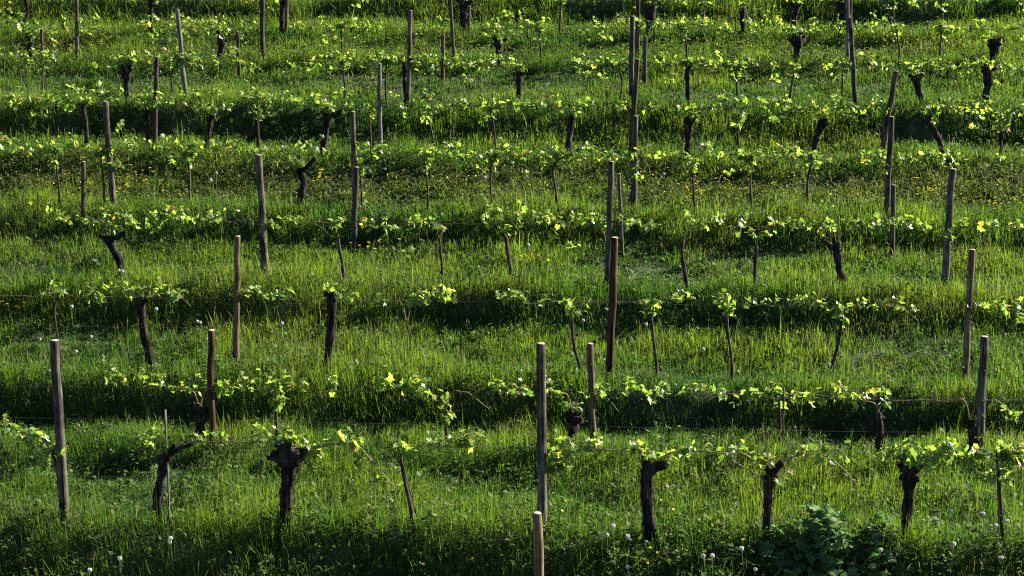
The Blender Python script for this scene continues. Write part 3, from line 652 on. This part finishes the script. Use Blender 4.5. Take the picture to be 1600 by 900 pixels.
# leaf clumps seen on the nearer rows: x, y, spread px, leaves
CL = {
1: [(448,684,20,14),(1008,708,10,7),(1206,720,12,9),(1424,720,14,9),(232,676,10,7),(10,658,12,8),(30,668,14,8),(60,690,20,10),(80,715,22,16),(97,710,8,8),(240,682,12,8),(300,682,10,6),(345,688,12,4),(425,682,22,12),(470,692,20,14),(482,712,14,8),(530,682,20,12),(560,688,14,8),(625,700,12,8),(675,690,16,8),(710,690,12,6),(740,684,22,16),(605,752,6,3),(622,778,8,4),(860,715,12,12),(870,732,10,6),(890,692,12,8),(920,697,14,8),(1010,720,12,7),(1050,718,14,10),(1090,700,14,8),(1112,712,10,5),(1150,700,14,7),(1190,722,14,8),(1215,756,8,5),(1260,702,16,9),(1290,702,16,9),(1320,716,12,5),(1400,702,18,16),(1440,706,18,14),(1450,735,8,5),(1490,702,18,12),(1540,720,28,26),(1575,728,28,30),(1560,758,28,22),(1590,706,14,10)],
2: [(172,585,8,6),(190,592,14,10),(225,585,14,10),(240,595,14,10),(265,603,10,5),(300,610,14,8),(320,592,14,9),(345,610,14,12),(370,600,18,8),(390,600,8,5),(410,592,10,6),(432,606,14,12),(438,630,14,18),(455,602,12,7),(475,600,8,4),(522,600,8,6),(595,592,10,8),(612,605,12,10),(635,605,12,10),(655,592,14,12),(670,618,12,9),(690,632,12,12),(705,655,10,10),(780,606,12,10),(805,606,12,8),(860,612,14,7),(880,622,10,6),(895,640,12,10),(915,620,8,5),(950,612,14,9),(975,606,12,9),(1010,611,18,13),(1035,610,14,11),(1080,616,12,11),(1100,611,12,9),(1130,615,10,7),(1150,640,8,4),(1180,620,14,10),(1215,612,14,9),(1215,640,10,5),(1240,625,10,5),(1265,630,14,9),(1320,612,14,12),(1345,622,14,12),(1370,612,12,8),(1375,632,8,5),(1590,660,12,6)],
3: [(90,450,12,10),(140,455,12,9),(150,470,12,7),(165,447,14,9),(200,456,12,8),(215,452,14,13),(240,452,14,11),(265,452,14,10),(285,456,10,7),(385,456,10,8),(410,460,12,9),(445,461,12,5),(510,447,12,9),(530,456,8,5),(555,462,10,3),(600,468,8,3),(645,466,10,7),(665,460,14,14),(690,466,12,11),(705,463,8,4),(785,461,10,10),(800,460,12,10),(820,465,12,9),(855,470,10,5),(885,476,12,7),(895,490,10,8),(910,490,8,4),(1020,490,12,16),(1035,481,10,7),(1065,466,10,6),(1075,461,8,5),(1130,472,14,11),(1140,490,12,11),(1165,476,10,5),(1205,471,8,5),(1245,471,14,11),(1275,480,10,6),(1310,486,10,8),(1320,500,12,9),(1345,476,12,7),(1380,476,14,7),(1405,471,10,5),(1425,486,8,3),(1530,488,10,6),(1555,490,10,6),(1580,486,12,7),(1595,505,8,7)],
4: [(60,322,8,4),(85,327,6,3),(105,346,10,6),(135,346,14,9),(165,328,14,9),(185,356,14,11),(200,336,10,6),(215,360,10,6),(240,346,14,12),(265,337,16,13),(290,346,16,13),(320,350,14,13),(330,332,12,7),(360,327,10,6),(390,346,6,4),(245,364,6,4),(420,355,10,8),(440,346,10,6),(462,345,8,8),(535,351,14,14),(570,346,10,7),(610,360,10,7),(640,351,12,9),(660,346,12,9),(690,361,14,10),(580,368,8,4),(600,375,8,3),(640,400,10,4),(770,337,14,12),(785,351,16,16),(800,361,14,14),(815,334,12,11),(845,341,14,13),(870,350,14,11),(895,337,10,7),(925,341,14,11),(945,346,8,7),(900,395,10,5),(950,356,10,7),(975,351,8,8),(1000,356,10,7),(1020,352,10,7),(1075,341,12,8),(1095,341,12,9),(1120,346,10,6),(1128,332,8,5),(1165,341,12,9),(1165,370,14,8),(1195,375,16,10),(1215,351,10,6),(1240,355,14,12),(1260,352,10,7),(1280,365,10,6),(1300,349,12,10),(1335,351,10,8),(1365,355,16,16),(1390,351,14,14),(1420,346,10,8),(1435,352,10,8),(1455,358,10,6),(1480,380,12,14),(1500,351,12,7),(1540,358,10,5),(1565,365,10,6),(1590,358,10,7)]}
rr = random.Random(3)
for row in (5, 6, 7, 8, 9):
    lst = []; x = -30.; step = {5: 19, 6: 17, 7: 14, 8: 13, 9: 14}[row]
    gap = False
    while x < 1630:
        if rr.random() < .17: x += rr.uniform(20, 70)
        yw = WIREY[row] + (x - 800) * {5: .017, 6: .014, 7: .010, 8: .006, 9: .005}[row]
        lst.append((x, yw + rr.gauss(-4, 7), rr.uniform(6, 14), rr.randint(4, 11)))
        if rr.random() < .30: lst.append((x + rr.uniform(-8, 8), yw + rr.uniform(8, 30), 8, rr.randint(3, 7)))
        if rr.random() < .25: lst.append((x + rr.uniform(-8, 8), yw - rr.uniform(8, 16), 6, rr.randint(2, 5)))
        x += step * rr.uniform(.7, 1.6)
    for vn in VINES:
        if vn[1] == row:
            hx, hy = vn[2][-1]; lst.append((hx, hy - 3, 10, 12)); lst.append((hx + rr.uniform(-10, 10), hy - 7, 8, 5))
            if vn[0] == 'young': lst.append((hx + rr.uniform(-4, 4), hy + rr.uniform(10, 22), 6, 6))
    CL[row] = lst

by_row = {}
for vn in VINES: by_row.setdefault(vn[1], []).append(vn)
def nearest(row, x): return min(by_row[row], key=lambda q: abs(q[2][-1][0] - x))
clumps = {id(vn): [] for vn in VINES}
for row, lst in CL.items():
    for c in lst: clumps[id(nearest(row, c[0]))].append(c)

def make_vine(vn):
    kind, row, spine, (w0, w1, w2), arms, label, knob = vn
    v = ROWV[row]; s = scale(v); seed = spine[0][0] * 13 + row; r_ = np.random.default_rng(seed)
    jit = r_.normal(0, .03)
    def P3(x, y, dj=0.): return on_row(x, y, v + jit + dj)
    foot = P3(*spine[0]); g = float(terrain(foot[0], foot[1]))
    root = empty('grape_vine', (foot[0], foot[1], g))
    tag(root, label, 'vine', 'old gnarled vines' if kind == 'old' else 'young slim vines')
    # trunk
    pts = [P3(x, y, r_.normal(0, .02) * (i > 0)) for i, (x, y) in enumerate(spine)]
    if pts[0][2] > g - .1: pts.insert(0, np.array([foot[0] + r_.normal(0, .02), foot[1], min(g, pts[0][2]) - .12]))
    step = .045 if kind == 'old' else .06
    C = spline(pts, step); k = len(C); t = np.linspace(0, 1, k)
    ns = 12 if kind == 'old' else 8
    if row > 4: ns = 8 if kind == 'old' else 6
    rad = .5 / s * np.interp(t, [0, .12, .5, 1], [w0 * 1.25, w0, w1, w2])
    mb = MB()
    if kind == 'old':
        rad = rad * (1 + .10 * np.sin(t * 17 + seed) + r_.normal(0, .05, k))
        tube(mb, C, rad, ns, .17, seed=seed)
        for a_, wa in arms:
            ap = [P3(x, y, r_.normal(0, .02)) for x, y in a_]; ap[0] = C[np.argmin(np.linalg.norm(C - ap[0], axis=1))]
            A = spline(ap, .03); ka = len(A)
            tube(mb, A, .5 * wa / s * np.linspace(1.15, .92, ka) * (1 + r_.normal(0, .07, ka)), 9 if row < 5 else 7, .15, seed=seed + 5)
        H = C[-1]; kr = max(knob, 2) / s
        for q in range(26 if row < 4 else 8):                  # loose strips of shaggy bark
            i0 = int(r_.integers(1, max(2, k - 4))); i1 = min(k - 1, i0 + int(r_.integers(2, 6))); az = r_.uniform(0, 6.283)
            off = np.array([math.cos(az), math.sin(az), 0]); seg = C[i0:i1 + 1].copy()
            seg += np.outer(rad[i0:i1 + 1] * 1.02 + np.linspace(0, r_.uniform(.0, .018), len(seg)), off)
            if len(seg) > 1: tube(mb, seg, np.linspace(.006, .002, len(seg)) * r_.uniform(.6, 1.4), 4, .2, seed=seed + 200 + q)
        mb_h = H - np.array([0, 0, kr * .9])
        tube(mb, spline([mb_h, H - [0, 0, kr * .4], H + [0, 0, kr * .1], H + [0, 0, kr * .55]], .02), None or np.interp(np.linspace(0, 1, len(spline([mb_h, H - [0, 0, kr * .4], H + [0, 0, kr * .1], H + [0, 0, kr * .55]], .02))), [0, .3, .75, 1], [.6, .95, .9, .35]) * kr, 10, .24, seed=seed + 77)
        for q in range(9 if row < 5 else 5):                   # old spur stubs round the head
            az = r_.uniform(0, 6.283); el = r_.uniform(-.2, 1.2); ln = kr * r_.uniform(.8, 1.5)
            d = np.array([math.cos(az) * math.cos(el), .6 * math.sin(az) * math.cos(el), math.sin(el)])
            st = H + d * kr * .15 - np.array([0, 0, kr * .5])
            tube(mb, [st, st + d * ln * .5, st + d * ln + [0, 0, ln * .15]], np.array([.62, .55, .38]) * kr * r_.uniform(.75, 1.05), 7, .18, seed=seed + q)
    else:
        rad = rad * (1 + r_.normal(0, .06, k))
        tube(mb, C, rad, ns, .08, seed=seed)
    mb.build('trunk', 'bark' if kind == 'old' else 'bark_young', root, (foot[0], foot[1], g))
    # canes tied along the wire
    H = C[-1]; wz = on_row(800, WIREY[row], ROWV[row])[2]
    canes = CANES.get(spine[0][0]) if row == 1 else None
    if canes:
        paths = [[P3(x, y, -.04 + r_.normal(0, .01)) for x, y in c] for c in canes]
        paths = [([C[np.argmin(np.linalg.norm(C - p[0], axis=1))]] if np.linalg.norm(p[0] - H) > .25 and kind == 'young' else []) + p for p in paths]
    else:
        paths = []
        sides = [1, -1] if (kind == 'old' or r_.random() < .5) else [r_.choice([-1, 1])]
        for sgn in sides:
            ln = r_.uniform(.55, 1.15); k_ = 6; p = [H - [0, 0, .02]]
            dzh = wz - H[2]
            p.append(H + [sgn * .06, 0, dzh * .75 + (.05 if abs(dzh) < .2 else 0)])
            if dzh > .25: ln = min(.32, ln)
            for i in range(2, k_):
                dx = sgn * ln * i / (k_ - 1)
                p.append(np.array([H[0] + dx, H[1] - ROW_YAW * dx - .02, wz + r_.normal(0, .012)]))
            if r_.random() < .28:
                p.append(p[-1] + [sgn * .16, 0, -r_.uniform(.06, .16)])
                if r_.random() < .5: p.append(p[-1] + [sgn * .13, 0, -r_.uniform(.10, .2)])
            paths.append(p)
    cobs = []
    for p in paths:
        cs = spline(p, .05); mb = MB()
        tube(mb, cs, np.linspace(.0095, .0045, len(cs)) * (1 if row < 3 else .8), 6, .06, seed=seed + 50)
        cobs.append((cs, mb.build('cane', 'cane', root, cs[0])))
    # leaves: every clump grows from the nearest cane, else from the vine's head
    bins = {}
    lsize = .108
    for (x, y, sprd, nlv) in clumps[id(vn)]:
        c = P3(x, y, r_.normal(0, .05)); sr = sprd / s
        dist = [np.linalg.norm(cs - c, axis=1).min() for cs, _ in cobs]; bi = int(np.argmin(dist)); 
        mb = bins.setdefault(bi, MB())
        left = int(nlv * (1.5 if row < 5 else 1.8))
        while left > 0:
            n_ = min(left, int(r_.integers(3, 6))); left -= n_
            tip = c + np.array([r_.normal(0, .55) * sr, r_.normal(0, .05), abs(r_.normal(.15, .5)) * sr + .01])
            near = cobs[bi][0][np.argmin(np.linalg.norm(cobs[bi][0] - tip, axis=1))]
            if np.linalg.norm(near - tip) < .22: st = near
            else: st = tip + np.array([r_.normal(0, .04), r_.normal(0, .02), -min(.10, max(.04, tip[2] - wz + .0)) if tip[2] > wz else .10])
            add_shoot(mb, st, tip, n_, lsize * r_.uniform(.8, 1.15), r_)
    for bi, mb in bins.items():
        par = cobs[bi][1]
        o = mb.build('foliage', 'leaf', None, cobs[bi][0][0], tint=True, smooth=False)
        o.parent = par; o.location = (0, 0, 0)
for vn in VINES: make_vine(vn)

# ------------------------------------------------------------------ large leafy weed at the lower right, and smaller ones
def leafy_weed(name, label, px, py, wid, hgt, nl, lsz, col, seed=1, pale=0.0):
    r_ = np.random.default_rng(seed); g = hit(px, py); v = g[1]
    root = empty(name, (g[0], g[1], float(terrain(g[0], g[1]))))
    tag(root, label, 'weed')
    st, fo = MB(), MB(); base = np.array(root.location)
    for i in range(nl):
        u = r_.normal(0, .45) * wid; dy = r_.normal(0, .35) * wid * .6
        b0 = base + [u * .45, dy * .5, 0]; b0[2] = float(terrain(b0[0], b0[1])) - .02
        hh = hgt * r_.uniform(.40, 1.05) * (.8 + .28 * math.sin(u * 8.5 + 2.2)) * max(.3, 1 - (abs(u) / wid) ** 2 * .9)
        tip = np.array([base[0] + u, base[1] + dy, b0[2] + hh])
        P = spline([b0, b0 * .5 + tip * .5 + [0, 0, .06], tip], .07)
        tube(st, P, np.linspace(.006, .003, len(P)), 5, col=np.array(col) * 1.3)
        for j in range(int(r_.integers(2, 5))):
            p = P[-1 - int(r_.integers(0, max(1, len(P) // 2)))]
            az = r_.uniform(0, 6.283); el = r_.normal(.1, .35)
            d = np.array([math.cos(az) * math.cos(el), math.sin(az) * math.cos(el), math.sin(el)])
            add_leaf(fo, p + d * .02, lsz * r_.uniform(.6, 1.3), d, np.array([r_.normal(0, .55), r_.normal(0, .55), 1]), (np.array(col) * r_.uniform(.75, 1.35) if r_.random() > pale else np.array([.11, .170, .075]) * r_.uniform(.8, 1.25)), r_)
    st.build('stems', 'weed', root, base, tint=True); fo.build('leaves', 'weed', root, base, tint=True, smooth=False)
leafy_weed('leafy_weed', 'large blue green leafy weed between two old vines at lower right', 1298, 892, 1.12, .64, 330, .125, (.050, .112, .030), seed=4, pale=.30)
leafy_weed('leafy_weed', 'small dark leafy weed right of the leaning front post at left', 210, 738, .22, .26, 34, .06, (.035, .08, .02), seed=5)
leafy_weed('leafy_weed', 'dark leafy weed at the foot of the thickest vine, bottom left', 470, 800, .26, .22, 30, .06, (.04, .09, .025), seed=6)
leafy_weed('leafy_weed', 'leafy weed at the foot of the T headed vine in fourth row', 150, 420, .35, .25, 34, .07, (.025, .06, .018), seed=8)

# ------------------------------------------------------------------ dandelion clocks
def clock_meshes(seed, L=.30):
    r_ = np.random.default_rng(seed); st, hd = MB(), MB()
    P = spline([(0, 0, -.03), (r_.normal(0, .012), r_.normal(0, .012), L * .5), (0, 0, L)], .05)
    tube(st, P, .0028, 5, col=(.17, .19, .07))
    c = np.array([0, 0, L + .008])
    for i in range(85):
        d = r_.normal(0, 1, 3); d /= np.linalg.norm(d); q = np.cross(d, [.3, .5, .8]); q /= np.linalg.norm(q); q2 = np.cross(d, q)
        r1 = .022 * r_.uniform(.9, 1.08); w_ = .0045
        hd.add([c + d * .003, c + d * r1 - q * w_, c + d * r1 + q * w_, c + d * r1 - q2 * w_, c + d * r1 + q2 * w_], [(0, 1, 2), (0, 3, 4), (1, 3, 2, 4)], (.62, .62, .58))
    tube(hd, [c - [0, 0, .006], c + [0, 0, .004]], .005, 6, col=(.25, .24, .15))
    return st, hd
def tinted(mb, name, material, smooth=True):
    o = mb.build(name, material, None, tint=True, smooth=smooth); me = o.data; bpy.data.objects.remove(o); return me
_c = [clock_meshes(i) for i in range(3)] + [clock_meshes(i + 9, .46) for i in range(3)]
CLOCKS = [(tinted(a, 'stem', 'weed'), tinted(b_, 'seed_head', 'fluff', False)) for a, b_ in _c]
def place_parts(name, label, cat, group, loc, parts, sc=1.0, rz=0.0, tilt=(0, 0)):
    o = empty(name, loc); o.scale = (sc, sc, sc); o.rotation_euler = (tilt[0], tilt[1], rz)
    tag(o, label, cat, group)
    for pn, me in parts:
        c = bpy.data.objects.new(pn, me); COL.objects.link(c); c.parent = o
    return o
DAND = [(260, 841, 'white dandelion clock, larger of two below the crooked old vine'), (270, 836, 'white dandelion clock, right one of two below the crooked old vine'),
 (135, 885, 'white dandelion clock at the bottom left below the leaning post'), (193, 867, 'dim dandelion clock left of the pair under the crooked vine'),
 (939, 832, 'leftmost dandelion clock of the white cluster at bottom centre'), (947, 831, 'second dandelion clock from left in the bottom centre cluster'),
 (961, 828, 'third dandelion clock from left in the bottom centre cluster'), (968, 820, 'highest dandelion clock of the bottom centre cluster'),
 (979, 883, 'low white dandelion clock under the bottom centre cluster'), (1105, 863, 'dandelion clock left of a close pair, bottom right of centre'),
 (1120, 865, 'white dandelion clock of the bottom pair left of the leafy weed'), (1160, 853, 'dandelion clock just left of the leafy weed at bottom'),
 (1143, 896, 'dandelion clock cut by the bottom edge left of the weed'), (1181, 888, 'dandelion clock low at the left foot of the leafy weed'),
 (1541, 800, 'white dandelion clock left of the leafy young vine, bottom right'), (1570, 812, 'white dandelion clock on the leafy young vine trunk, bottom right'),
 (1547, 817, 'faded dandelion clock under the one left of the young vine'), (1494, 796, 'dim dandelion clock between the forked vine and the young vine'),
 (1480, 845, 'low dandelion clock right of the forked vine foot'), (1566, 867, 'low dandelion clock in the bottom right corner'),
 (1369, 852, 'dandelion clock in front of the leafy weed near the forked vine'), (1040, 760, 'white flower head right of the fist armed vine'),
 (73, 577, 'dandelion clock just left of the leaning front post top'), (305, 502, 'left dandelion clock of two above the reddish post'), (317, 503, 'right dandelion clock of two above the reddish post'),
 (140, 525, 'dandelion clock right of the leaning front post, third row'), (63, 529, 'dandelion clock left of the dry young vine, third row'), (120, 549, 'dandelion clock below the dry young vine, third row'),
 (812, 578, 'dandelion clock left of the tall front row post'), (1425, 602, 'lone dandelion clock between second row vines at right'), (1055, 600, 'dim dandelion clock above second row leaves, centre right'),
 (190, 411, 'upper dandelion clock at the foot of the T headed vine'), (183, 423, 'lower left dandelion clock under the T headed vine'), (195, 424, 'lower right dandelion clock under the T headed vine'),
 (821, 382, 'dandelion clock right of the stout young vine, fourth row'), (520, 329, 'dandelion clock left of the paired posts, fifth row'), (592, 334, 'dandelion clock right of the paired posts, fifth row'), (1013, 342, 'dandelion clock right of the tall fifth row post')]
def ground_under(px, py, L):
    g = hit(px, py + L * scale(hit(px, py + 20)[1])); return g
for i, (px, py, lab) in enumerate(DAND):
    g = hit(px, py + 20); tall = py > 790; sc = .95 + .35 * rng.random(); g = hit(px, py + (.46 if tall else .30) * sc * scale(g[1]))
    a, b_ = CLOCKS[i % 3 + 3 * tall]
    place_parts('dandelion_clock', lab, 'dandelion', 'dandelion clocks', g, (('stem', a), ('seed_head', b_)), sc, rng.random() * 6, (rng.normal(0, .08), rng.normal(0, .08)))
k = 0; rd = np.random.default_rng(21)
ZONES = [(250, 8, 'tiny dandelion clock in the weedy slope behind the fifth row', 30.2, 32.6), (0, 8, 'tiny dandelion clock in the grass of the eighth row bank', 39.9, 42.5), (0, 7, 'small dandelion clock in the grass between third and fourth rows', 23.6, 25.2)]
for _, cnt, lab, v0, v1 in ZONES:
    for q in range(cnt):
        v = rd.uniform(v0, v1); x = rd.uniform(-.31, .31) * v; y = v - ROW_YAW * x
        a, b_ = CLOCKS[q % 3]
        place_parts('dandelion_clock', lab, 'dandelion', lab.replace('tiny dandelion clock', 'dandelion clocks').replace('small dandelion clock', 'dandelion clocks'), (x, y, float(terrain(x, y))), (('stem', a), ('seed_head', b_)), rd.uniform(1.05, 1.4), rd.random() * 6)

# ------------------------------------------------------------------ yellow flowers
def flower_meshes(seed):
    r_ = np.random.default_rng(seed); st, hd = MB(), MB(); L = .24
    tube(st, spline([(0, 0, -.03), (r_.normal(0, .01), r_.normal(0, .01), L * .5), (0, 0, L)], .06), .0018, 4, col=(.08, .12, .03))
    for i in range(6):
        a = i * 1.047 + r_.normal(0, .1); d = np.array([math.cos(a), math.sin(a), .35]); q = np.array([-math.sin(a), math.cos(a), 0])
        c = np.array([0, 0, L]); r1 = .019
        hd.add([c, c + d * r1 * .6 - q * r1 * .42, c + d * r1, c + d * r1 * .6 + q * r1 * .42], [(0, 1, 2, 3)], np.array([.58, .52, .02]) * r_.uniform(.85, 1.1))
    tube(hd, [(0, 0, L - .004), (0, 0, L + .006)], .005, 6, col=(.45, .26, .01))
    return st, hd
_f = [flower_meshes(i) for i in range(3)]
FLOW = [(tinted(a, 'stem', 'weed'), tinted(b_, 'flower_head', 'petal', False)) for a, b_ in _f]
NEARF = [(872,766),(867,787),(875,780),(1023,776),(1039,782),(1116,765),(1108,777),(1006,758),(664,870),(706,861),(748,861),(777,861),(786,870),(489,894),(595,882),(195,880),(179,862),(1007,863),(1034,854),(1008,852),(996,872),(1048,856),(952,881),(1163,838),(1108,850),(1135,855),(1131,893),(1166,886),(1180,879),(1187,892),(1215,823),(1202,852),(1210,873),(1355,846),(1470,847),(1560,839),(1438,797)]
def near_ref(px, py):
    refs = [(848, 700, 'the tall front post'), (1014, 780, 'the fist armed vine'), (1200, 770, 'the slender knotted vine'), (1417, 800, 'the forked vine'), (1300, 850, 'the big leafy weed'), (841, 860, 'the short bottom post'), (447, 760, 'the thickest vine'), (252, 770, 'the crooked vine'), (638, 770, 'the slanting young vine'), (1563, 800, 'the leafy young vine'), (960, 850, 'the dandelion cluster')]
    r_ = min(refs, key=lambda q: (q[0] - px) ** 2 + (q[1] - py) ** 2); dx = px - r_[0]
    return ('right of ' if dx > 0 else 'left of ') + r_[2]
groups = {}
for px, py in NEARF: groups.setdefault(near_ref(px, py), []).append((px, py))
for ref, lst in groups.items():
    lst.sort()
    for i, (px, py) in enumerate(lst):
        lab = 'yellow buttercup ' + ref if len(lst) == 1 else '%s yellow buttercup from the left among those %s' % (ORD[i + 1], ref)
        sc = 1.0 + .3 * rng.random(); g = hit(px, py + 18); g = hit(px, py + .24 * sc * scale(g[1])); a, b_ = FLOW[i % 3]
        place_parts('yellow_flower', lab, 'flower', 'buttercups on the front bank', g, (('stem', a), ('flower_head', b_)), sc, rng.random() * 6, (rng.normal(.25, .15), rng.normal(0, .2)))
# flowering patches on the slopes: centre px, spread px, count, label
PATCH = [(22, 482, 26, 8, 20, 'small yellow flower in the patch at the left edge, third row'), (575, 392, 40, 7, 12, 'small yellow flower in the patch left of centre, fourth row'),
 (825, 412, 22, 4, 10, 'small yellow flower in the patch near the centre, fourth row'), (90, 82, 55, 10, 40, 'tiny yellow flower in the upper left bank left of the pale post'),
 (220, 85, 50, 9, 40, 'tiny yellow flower on the upper left bank near the pale post'), (205, 285, 45, 18, 34, 'tiny yellow flower on the weedy slope right of the leaning left post'), (495, 282, 28, 12, 18, 'tiny yellow flower around the twisted fifth row vine'),
 (1100, 300, 60, 14, 20, 'tiny yellow flower on the weedy slope right of centre'), (1455, 300, 30, 14, 26, 'tiny yellow flower on the slope left of the leaning right post'), (1560, 328, 32, 5, 20, 'tiny orange yellow flower in the patch at right edge, fifth row'), (1330, 90, 50, 8, 26, 'tiny yellow flower on the upper right bank')]
rf = np.random.default_rng(5)
for (cx, cy, sx, sy, cnt, lab) in PATCH:
    for q in range(cnt):
        px, py = cx + rf.normal(0, sx * .6), cy + rf.normal(0, sy * .7)
        g0 = hit(px, py + 14); g = hit(px, py + .24 * scale(g0[1])); a, b_ = FLOW[q % 3]
        place_parts('yellow_flower', lab, 'flower', 'small flowers, ' + lab.split(' flower ')[1], g, (('stem', a), ('flower_head', b_)), rf.uniform(1.25, 1.8), rf.random() * 6, (rf.normal(.2, .2), rf.normal(0, .2)))
# the rest of the bloom: too many to count
def far_bloom(N):
    x, v = scatter(N * 6, 29.5, 43)
    keep = rng.random(len(x)) < (.9 * np.exp(-((v - 31.2) / .8) ** 2) + .9 * np.exp(-((v - 40.6) / .9) ** 2)) * (vnoise(x * .6 + 40, v * .8) > .5); x, v = x[keep][:N], v[keep][:N]; N = len(x)
    y = v - ROW_YAW * x; z = terrain(x, y) + .18 + .16 * rng.random(N)
    V = np.zeros((N, 4, 3)); a = rng.random(N) * 6.28; t = rng.normal(0, .5, (N, 2))
    for j in range(4):
        dx, dy = np.cos(a + j * 1.571) * .016, np.sin(a + j * 1.571) * .016
        V[:, j] = np.stack([x + dx, y + dy, z + dx * t[:, 0] + dy * t[:, 1]], 1)
    o = quick_mesh('distant_yellow_bloom', V.reshape(-1, 3), np.arange(N * 4), np.full(N, 4), np.repeat(np.array([[.56, .50, .02]]) * (.7 + .5 * rng.random((N, 1))), 4, 0), 'petal')
    tag(o, 'scattered tiny yellow bloom on the far weedy banks', 'flowers', kind='stuff')
far_bloom(1700)
